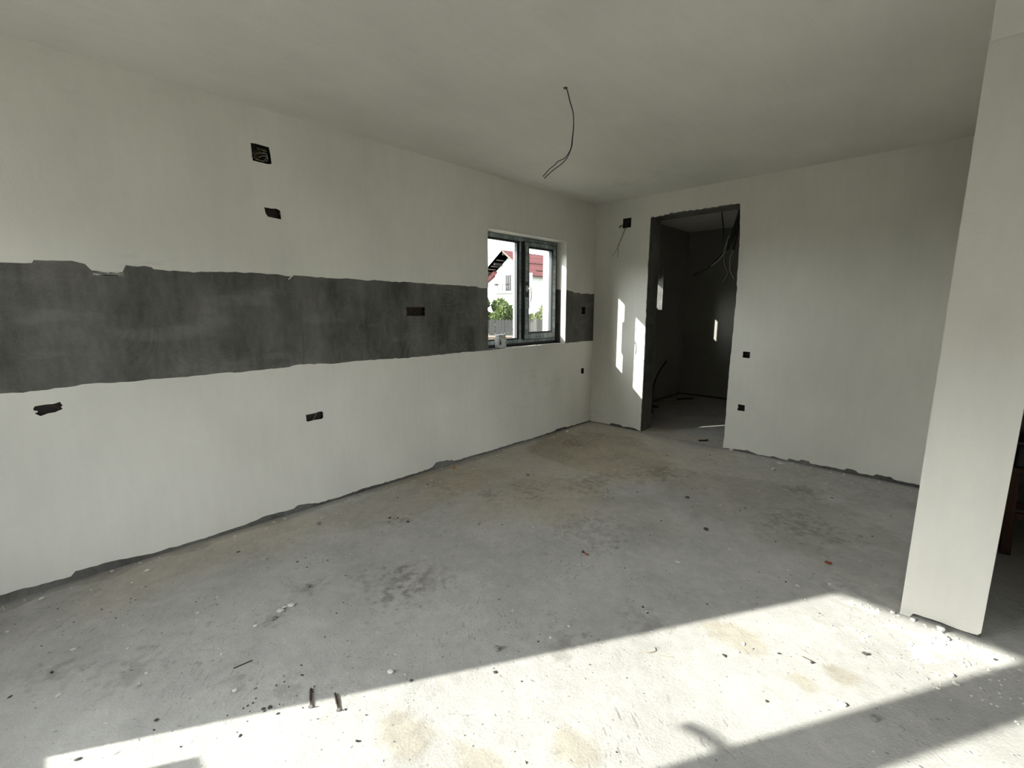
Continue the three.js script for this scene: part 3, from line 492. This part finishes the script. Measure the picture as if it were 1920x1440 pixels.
function lump(seed, r, flat = 0.6, n = 1) {
  const g0 = new THREE.IcosahedronGeometry(r, n); g0.deleteAttribute('normal'); g0.deleteAttribute('uv'); const g = mergeVertices(g0, 1e-5), p = g.attributes.position, q = rng(seed), sx = 0.7 + 0.6 * q(), sz = 0.7 + 0.6 * q();
  for (let i = 0; i < p.count; i++) { const k = 0.7 + 0.55 * q(); p.setXYZ(i, p.getX(i) * k * sx, p.getY(i) * k * flat, p.getZ(i) * k * sz); }
  const f = g.toNonIndexed(); f.computeVertexNormals(); f.computeBoundingBox(); f.translate(0, -f.boundingBox.min.y, 0); return worldUV(f);
}
const bits = [
  ['concrete_crumb', 'small dark stone in the sunlight left of the pillar', 'stone', [3.042, 2.497], 0.008, M.stoneDark, 0.9],
  ['plaster_crumb', 'white plaster crumb against the foot of the pillar', 'crumb', [3.262, 2.098], 0.017, M.chip, 0.8],
  ['plaster_crumb', 'white plaster crumb fallen in front of the pillar crumb', 'crumb', [3.282, 2.14], 0.010, M.chip, 0.6],
  ['plaster_crumb', 'white crumb at the left corner of the pillar foot', 'crumb', [3.172, 2.083], 0.008, M.chip, 0.8],
  ['plaster_crumb', 'white crumb in shade just left of the pillar foot', 'crumb', [3.10, 2.083], 0.009, M.chip, 0.7],
  ['plaster_crumb', 'white crumb near the sunlit right corner', 'crumb', [3.30, 2.40], 0.010, M.chip, 0.5],
  ['glass_chip', 'dark greenish chip in the right corner of sunlight', 'chip', [3.426, 2.166], 0.006, M.stoneDark, 0.7],
  ['plaster_flake', 'largest white flake of the cluster on the left floor', 'flake', [1.022, 4.013], 0.014, M.chip, 0.4],
  ['plaster_flake', 'nearest white flake of the cluster on the left floor', 'flake', [1.028, 4.066], 0.012, M.chip, 0.45],
  ['plaster_flake', 'middle white flake of the cluster on the left floor', 'flake', [1.010, 4.040], 0.009, M.chip, 0.4],
  ['plaster_flake', 'white flake left of the cluster on the left floor', 'flake', [1.054, 4.181], 0.008, M.chip, 0.6],
  ['plaster_flake', 'pale flake close to the left wall foot', 'flake', [0.158, 4.444], 0.013, M.chip, 0.4],
  ['stone', 'grey stone in the dirt above the white flakes', 'stone', [0.928, 3.899], 0.014, M.chipGrey, 0.6],
  ['stone', 'grey stone in the scuff below the white flakes', 'stone', [1.064, 4.108], 0.011, M.chipGrey, 0.7],
  ['stone', 'round grey stone near the middle shadow edge', 'stone', [1.933, 3.529], 0.012, M.chipGrey, 0.7],
  ['plaster_crumb', 'pale crumb at the shadow edge right of the screws', 'crumb', [1.721, 3.901], 0.009, M.chip, 0.7],
  ['plaster_chip', 'flat grey chip on the far floor below the window', 'chip', [0.694, 1.954], 0.021, M.chipGrey, 0.35],
  ['brick_chip', 'small orange brick chip near the left wall foot', 'chip', [0.105, 2.287], 0.016, M.orange, 0.5],
  ['plaster_chip', 'pale chip beside the orange brick chip', 'chip', [0.235, 2.18], 0.010, M.chip, 0.4],
  ['stone', 'dark stone on the middle of the shaded floor', 'stone', [2.16, 1.872], 0.013, M.stoneDark, 0.6],
  ['plaster_crumb', 'white crumb below the small box right of the doorway', 'crumb', [2.157, 0.346], 0.018, M.chip, 0.6],
  ['plaster_flake', 'white flake at the foot of the back wall', 'flake', [2.155, 0.115], 0.026, M.chip, 0.2],
  ['brick_chip', 'flat rusty red chip on the floor left of the pillar', 'chip', [2.801, 1.786], 0.014, M.redChip, 0.35],
  ['plaster_flake', 'white flake above the tip of the sun patch', 'flake', [2.844, 2.02], 0.010, M.chip, 0.4],
  ['plaster_flake', 'broken white flake left of the sun patch tip', 'flake', [2.729, 2.15], 0.012, M.chip, 0.3],
  ['stone', 'dark speck of stone on the far left floor', 'stone', [0.767, 4.82], 0.006, M.stoneDark, 0.5],
  ['stone', 'dark stone near the left end of the sun patch', 'stone', [1.32, 4.574], 0.005, M.stoneDark, 0.5],
  ['stone', 'black crumb in the sunlight below the screws', 'stone', [1.893, 4.13], 0.005, M.stoneDark, 0.6],
  ['stone', 'dark crumb in the scuffed middle floor', 'stone', [0.685, 3.142], 0.009, M.stoneDark, 0.5],
  ['stone', 'dark crumb at the left of the scuffed middle floor', 'stone', [0.549, 3.197], 0.009, M.stoneDark, 0.5],
  ['stone', 'pale grey stone near the wall below the double box', 'stone', [0.287, 3.568], 0.015, M.chipGrey, 0.5],
  ['plaster_crumb', 'grey crumb on the nearest shaded strip of floor', 'crumb', [3.105, 2.847], 0.012, M.chipGrey, 0.6],
  ['plaster_crumb', 'pale crumb on the edge of the nearest shaded strip', 'crumb', [3.02, 2.85], 0.010, M.chip, 0.5],
  ['plaster_crumb', 'white crumb at the corner under the window', 'crumb', [0.10, 0.62], 0.018, M.chip, 0.6],
  ['plaster_crumb', 'white crumb beside the right door jamb', 'crumb', [1.70, 0.03], 0.016, M.chip, 0.6],
];
bits.forEach(([name, label, cat, [x, z], r, m, flat], i) => { single(name, lump(300 + i, r, flat), m, label, cat, [x, 0.0002, z], 'crumbs and chips on the floor').rotation.y = i * 1.7; });
// cigarette end, screw, washer, straws
{
  const o = thing('dowel_stub', 'short pale wooden stub lying in the sunlight', 'stub', [2.872, 0, 2.700]); o.rotation.y = -0.05;
  mesh('stick', new THREE.CylinderGeometry(0.0048, 0.0048, 0.038, 12).rotateZ(Math.PI / 2).translate(0, 0.005, 0), M.straw, o);
  mesh('burnt_end', new THREE.CylinderGeometry(0.0049, 0.0049, 0.006, 12).rotateZ(Math.PI / 2).translate(0.022, 0.005, 0), M.stoneDark, o);
}
{
  const o = thing('wall_plug', 'dark-headed rusty screw stub on the middle floor', 'screw', [1.766, 0, 2.652]); o.rotation.y = -0.04;
  mesh('shaft', new THREE.CylinderGeometry(0.004, 0.004, 0.032, 10).rotateZ(Math.PI / 2).translate(0.008, 0.0045, 0), M.redChip, o);
  mesh('head', new THREE.CylinderGeometry(0.008, 0.006, 0.01, 12).rotateZ(Math.PI / 2).translate(-0.014, 0.008, 0), M.stoneDark, o);
}
single('washer', new THREE.TorusGeometry(0.012, 0.003, 8, 24).rotateX(Math.PI / 2).translate(0, 0.0031, 0), M.rust, 'small dark ring lying on the floor before the doorway', 'washer', [1.862, 0, 1.456]);
single('straw', tube([[-0.03, 0.003, 0.03], [0.0, 0.004, 0.012], [0.012, 0.003, -0.015], [0.0, 0.003, -0.03]], 0.0012, 20, 6), M.straw, 'curved straw in the sunlight below the shadow edge', 'straw', [2.40, 0, 3.09], 'straws in the sunlight');
single('straw', tube([[-0.02, 0.003, 0.0], [0.0, 0.004, -0.01], [0.03, 0.003, -0.03]], 0.001, 16, 6), M.straw, 'short straw in the sunlight beside the curved one', 'straw', [2.45, 0, 3.09], 'straws in the sunlight');
// countless grit, mostly swept against the walls
{
  const shapes = [lump(901, 0.004, 0.6, 0), lump(902, 0.005, 0.5, 0), lump(903, 0.003, 0.8, 0), lump(904, 0.007, 0.35, 0)], r = rng(44), white = [], dark = [];
  const put = (list, x, z, s) => { const g = shapes[Math.floor(r() * 4)].clone(); g.scale(s * (0.7 + r()), s, s * (0.7 + r())); g.rotateY(r() * 6.3); g.translate(x, 0, z); list.push(g); };
  for (let i = 0; i < 170; i++) put(white, 0.02 + Math.pow(r(), 2.2) * 0.35, 0.1 + r() * 5.2, 0.5 + r() * 0.7);
  for (let i = 0; i < 90; i++) put(white, 1.7 + r() * 1.4, 0.02 + Math.pow(r(), 2) * 0.4, 0.5 + r() * 0.8);
  for (let i = 0; i < 70; i++) put(white, 0.03 + r() * 0.65, 0.03 + r() * 0.5, 0.6 + r() * 0.8);
  for (let i = 0; i < 150; i++) put(white, 2.95 + r() * 0.55, 2.08 + Math.pow(r(), 1.4) * 0.45, 0.35 + r() * 0.7);
  for (let i = 0; i < 150; i++) put(white, 0.3 + r() * 2.75, 0.3 + r() * 4.6, 0.4 + r() * 0.6);
  for (let i = 0; i < 230; i++) put(dark, 0.2 + r() * 2.85, 0.2 + r() * 4.8, 0.35 + r() * 0.6);
  for (let i = 0; i < 26; i++) put(dark, 1.42 + r() * 0.22, 4.12 + r() * 0.28, 0.35 + r() * 0.5);
  const tint = (list, c) => list.map((g) => { g = g.index ? g.toNonIndexed() : g; const n = g.attributes.position.count, k = new Float32Array(n * 3); for (let i = 0; i < n; i++) k.set(c, i * 3); g.setAttribute('color', new THREE.BufferAttribute(k, 3)); return g; });
  const all = mergeGeometries([...tint(white, [0.66, 0.65, 0.60]), ...tint(dark, [0.06, 0.057, 0.05])]);
  const o = mesh('floor_grit', all, S({ vertexColors: true })); o.userData = { kind: 'stuff', label: 'white plaster grit and dark dirt specks strewn over the floor', category: 'grit' }; scene.add(o);
}

// ------------------------------------------------------------------ outside the kitchen window
{
  // neighbour's house: gable towards +z, ridge along z
  const o = thing('neighbour_house', 'white gabled house with red tiled roof seen through the window', 'house', [-32.1, -0.42, -31.6]);
  const Y = (y) => y + 0.42, len = 13;
  const wall = new THREE.ExtrudeGeometry(shapeOf([[-2.4, 0], [3.0, 0], [3.0, Y(5.05)], [0, Y(7.15)], [-2.4, Y(5.45)]]), { depth: len, bevelEnabled: false }); wall.translate(0, 0, -len);
  mesh('wall', worldUV(wall), M.houseWhite, o);
  const sl = 0.72, ang = Math.atan(sl);
  function slope(side, run) {                                  // courses of tiles, the lower edge of each lying over the next
    const n = 11, L = Math.hypot(run, run * sl) / n;
    for (let i = 0; i < n; i++) {
      const g = new THREE.BoxGeometry(L * 1.08, 0.06, len + 1.24); g.rotateZ(-0.10); g.translate((i + 0.5) * L, 0.02, 0); g.rotateZ(-ang); if (side < 0) g.scale(-1, 1, 1);
      const f = g.toNonIndexed(); if (side < 0) { const p = f.attributes.position.array; for (let t = 0; t < p.length; t += 9) for (let c = 0; c < 3; c++) { const s = p[t + 3 + c]; p[t + 3 + c] = p[t + 6 + c]; p[t + 6 + c] = s; } f.computeVertexNormals(); }
      f.translate(0, Y(7.51), -len / 2 + 0.62); mesh('tile_course', worldUV(f), i % 2 ? M.roofRed : M.roofRed2, o);
    }
    const so = new THREE.BoxGeometry(n * L, 0.07, len + 1.2); so.translate(n * L / 2, -0.09, 0); so.rotateZ(-ang); if (side < 0) { so.scale(-1, 1, 1); }
    so.translate(0, Y(7.51), -len / 2 + 0.62); mesh('soffit', worldUV(so), M.darkWood, o);
    const ve = new THREE.BoxGeometry(n * L, 0.16, 0.04); ve.translate(n * L / 2, -0.03, 0); ve.rotateZ(-ang); if (side < 0) ve.scale(-1, 1, 1);
    ve.translate(0, Y(7.51), 1.26); mesh('bargeboard', worldUV(ve), M.fascia, o);
  }
  slope(1, 3.75); slope(-1, 3.6);
  for (const [x, y] of [[-1.35, 6.25], [0.0, 7.2], [-2.7, 5.3]]) mesh('purlin', box(x - 0.1, x + 0.1, Y(y) - 0.13, Y(y) + 0.1, -0.1, 1.15), M.darkWood, o);
  for (let i = 0; i < 6; i++) { const g = box(-0.05, 0.05, -0.06, 0.06, 0, 1.1); g.translate(-1.0 - i * 0.42, Y(7.51) - 0.17 - sl * (1.0 + i * 0.42), 0.05); mesh('rafter_end', g, M.fascia, o); }
  mesh('gutter', new THREE.CylinderGeometry(0.07, 0.07, len + 1, 10).rotateX(Math.PI / 2).translate(3.78, Y(4.78), -len / 2 + 0.6), M.roofRed2, o);
  for (const t of [0.52, 0.84]) mesh('snow_guard', new THREE.CylinderGeometry(0.035, 0.035, len * 0.9, 8).rotateX(Math.PI / 2).translate(3.75 * t, Y(7.51 - 2.7 * t) + 0.14, -len / 2), M.darkWood, o);
  { const s = new THREE.BoxGeometry(1.0, 0.12, 0.8); s.rotateZ(-ang); s.translate(2.0, Y(7.51 - 1.44) + 0.1, -4.6); mesh('skylight', s, M.houseWhite, o); const p = new THREE.BoxGeometry(0.8, 0.02, 0.6); p.rotateZ(-ang); p.translate(2.05, Y(7.51 - 1.44) + 0.17, -4.6); mesh('skylight_pane', p, M.darkGlass, o); }
  mesh('balcony_slab', worldUV(box(-3.6, 3.2, Y(3.1), Y(3.28), 0, 1.15)), M.houseWhite, o);
  { const d = mesh('balcony_door', box(-0.65, 0.05, Y(3.30), Y(5.05), -0.02, 0.03), M.darkGlass, o); mesh('door_frame', merge([box(-0.70, -0.60, Y(3.28), Y(5.1), 0, 0.05), box(0.0, 0.1, Y(3.28), Y(5.1), 0, 0.05), box(-0.34, -0.26, Y(3.3), Y(5.05), 0.02, 0.05)]), M.darkWood, d); }
  for (let i = 0; i < 5; i++) mesh('baluster', box(-0.95 + i * 0.2, -0.88 + i * 0.2, Y(3.28), Y(4.05), 1.05, 1.10), M.darkWood, o);
  for (const x of [-1.2, 0.45, 1.75, -2.9]) { const q = new THREE.IcosahedronGeometry(0.2, 1); q.scale(1.7, 0.7, 0.8); q.translate(x, Y(4.02), 1.0); mesh('flower_box', q, M.flower, o); }
  const lw = new THREE.ExtrudeGeometry(shapeOf([[-7, 0], [-2.4, 0], [-2.4, Y(5.1)], [-7, Y(2.6)]]), { depth: 6, bevelEnabled: false }); lw.translate(0, 0, -6.2); mesh('wing_wall', worldUV(lw), M.houseWhite, o);
  const lr = new THREE.BoxGeometry(5.2, 0.18, 6.8); lr.rotateZ(Math.atan(0.55)); lr.translate(-4.4, Y(4.2), -2.9); mesh('wing_roof', worldUV(lr), M.roofRed, o);
}
function shrub(x, z, rx, h, leaf, label, seed, n = 2600) {
  const o = thing('garden_shrub', label, 'shrub', [x, -0.42, z], 'garden shrubs behind the fence'), r = rng(seed), pos = [], nor = [], ids = [];
  const blobs = Array.from({ length: 11 }, () => [(r() - 0.5) * rx * 1.3, h * (0.35 + 0.5 * r()), (r() - 0.5) * rx * 1.3, rx * (0.35 + 0.3 * r())]);
  for (let i = 0; i < n; i++) {
    const b = blobs[Math.floor(r() * 11)], t = r() * 6.283, u = r() * 2 - 1, q = b[3] * (0.72 + 0.32 * r()), s = Math.sqrt(1 - u * u), c = [b[0] + q * s * Math.cos(t), Math.max(0.1, b[1] + q * u * 0.9), b[2] + q * s * Math.sin(t)];
    const e = new THREE.Euler(r() * 6.3, r() * 6.3, r() * 6.3), sz = 0.07 + 0.06 * r(), k = pos.length / 3;
    for (const [a, d, f] of [[-1, 0, 0], [0, 0.5, 0.12], [1, 0, 0], [0, -0.5, 0.12]]) { const v = new THREE.Vector3(a * sz, d * sz, f * sz).applyEuler(e); pos.push(c[0] + v.x, c[1] + v.y, c[2] + v.z); }
    ids.push(k, k + 1, k + 2, k, k + 2, k + 3);
  }
  const g = new THREE.BufferGeometry(); g.setAttribute('position', new THREE.Float32BufferAttribute(pos, 3)); g.setIndex(ids); g.computeVertexNormals();
  mesh('foliage', g, leaf, o);
  for (let i = 0; i < 3; i++) mesh('stem', tube([[(i - 1) * 0.1, 0, 0], [(i - 1) * 0.2, h * 0.3, 0.05 * i], [(i - 1) * 0.5 * rx * 0.6, h * 0.65, 0.1]], 0.03, 10, 6), M.bark, o);
}
shrub(-13.1, -10.9, 0.98, 2.55, M.leafA, 'bright green shrub filling the left pane above the fence', 62, 7600);
shrub(-11.25, -12.4, 0.85, 2.15, M.leafC, 'pale green shrub beyond the right-hand pane', 65, 5200);
shrub(-12.1, -9.05, 0.42, 2.35, M.leafB, 'dark green slim shrub at the left edge of the window', 61, 1800);
{
  const o = thing('picket_fence', 'weathered grey wooden picket fence beyond the window', 'fence', [-9.8, -0.42, -6.7]);
  const dirv = new THREE.Vector3(1.41, 0, -1.36).normalize(); o.rotation.y = Math.atan2(-dirv.z, dirv.x);
  const pk = worldUV(new THREE.ExtrudeGeometry(shapeOf([[-0.057, 0], [0.057, 0], [0.057, 1.39], [0, 1.45], [-0.057, 1.39]]), { depth: 0.02, bevelEnabled: false })), r = rng(66);
  for (let i = 0; i < 34; i++) { const p = mesh('picket', pk, M.greyWood, o); p.position.set(-0.6 + i * 0.119, (r() - 0.5) * 0.03, 0); p.rotation.z = (r() - 0.5) * 0.02; }
  for (const y of [0.35, 1.1]) mesh('rail', worldUV(box(-0.7, 3.5, y, y + 0.08, -0.04, 0)), M.greyWood, o);
}
{
  const o = thing('timber_stack', 'stack of planks lying outside in front of the fence', 'timber', [-5.6, -0.42, -3.9]); o.rotation.y = 0.75;
  const r = rng(67);
  for (let j = 0; j < 7; j++) for (let i = 0; i < 4; i++) mesh('plank', worldUV(rbox(-1.6 + r() * 0.2, 1.6 + r() * 0.2, j * 0.155 + 0.02, j * 0.155 + 0.165, i * 0.16 - 0.32, i * 0.16 - 0.17, 0.006)), j === 6 ? M.lightWood : r() < 0.5 ? M.greyWood : M.darkWood, o);
  mesh('bearer', worldUV(box(-1.2, -1.05, 0, 0.02, -0.34, 0.34)), M.greyWood, o); mesh('bearer', worldUV(box(1.05, 1.2, 0, 0.02, -0.34, 0.34)), M.greyWood, o);
}
// tall unseen hedge, added behind the camera: it hides the low sky from the back of the room
{
  const o = thing('added_hedge', 'tall unseen hedge added behind the camera to block low sky', 'hedge', [2, -0.42, 17]), r = rng(88), pos = [], ids = [];
  for (let i = 0; i < 80000; i++) {
    const x = (r() - 0.5) * 44, top = 4.3 + 0.7 * vn(x * 0.35 + 9, 2), y = r() < 0.35 ? top - 0.5 * r() : 0.05 + r() * top, z = (r() - 0.5) * 1.4, e = new THREE.Euler(r() * 6.3, r() * 6.3, r() * 6.3), sz = 0.16 + 0.12 * r(), k = pos.length / 3;
    for (const [a, d, f] of [[-1, 0, 0], [0, 0.55, 0.1], [1, 0, 0], [0, -0.55, 0.1]]) { const v = new THREE.Vector3(a * sz, d * sz, f * sz).applyEuler(e); pos.push(x + v.x, y + v.y, z + v.z); }
    ids.push(k, k + 1, k + 2, k, k + 2, k + 3);
  }
  const g = new THREE.BufferGeometry(); g.setAttribute('position', new THREE.Float32BufferAttribute(pos, 3)); g.setIndex(ids); g.computeVertexNormals();
  mesh('foliage', g, M.leafSkyBlock, o);
  for (let i = 0; i < 15; i++) mesh('stem', new THREE.CylinderGeometry(0.04, 0.06, 3.4, 7).translate(-21 + i * 3, 1.7, 0), M.bark, o);
}
renderer.render(scene, camera);
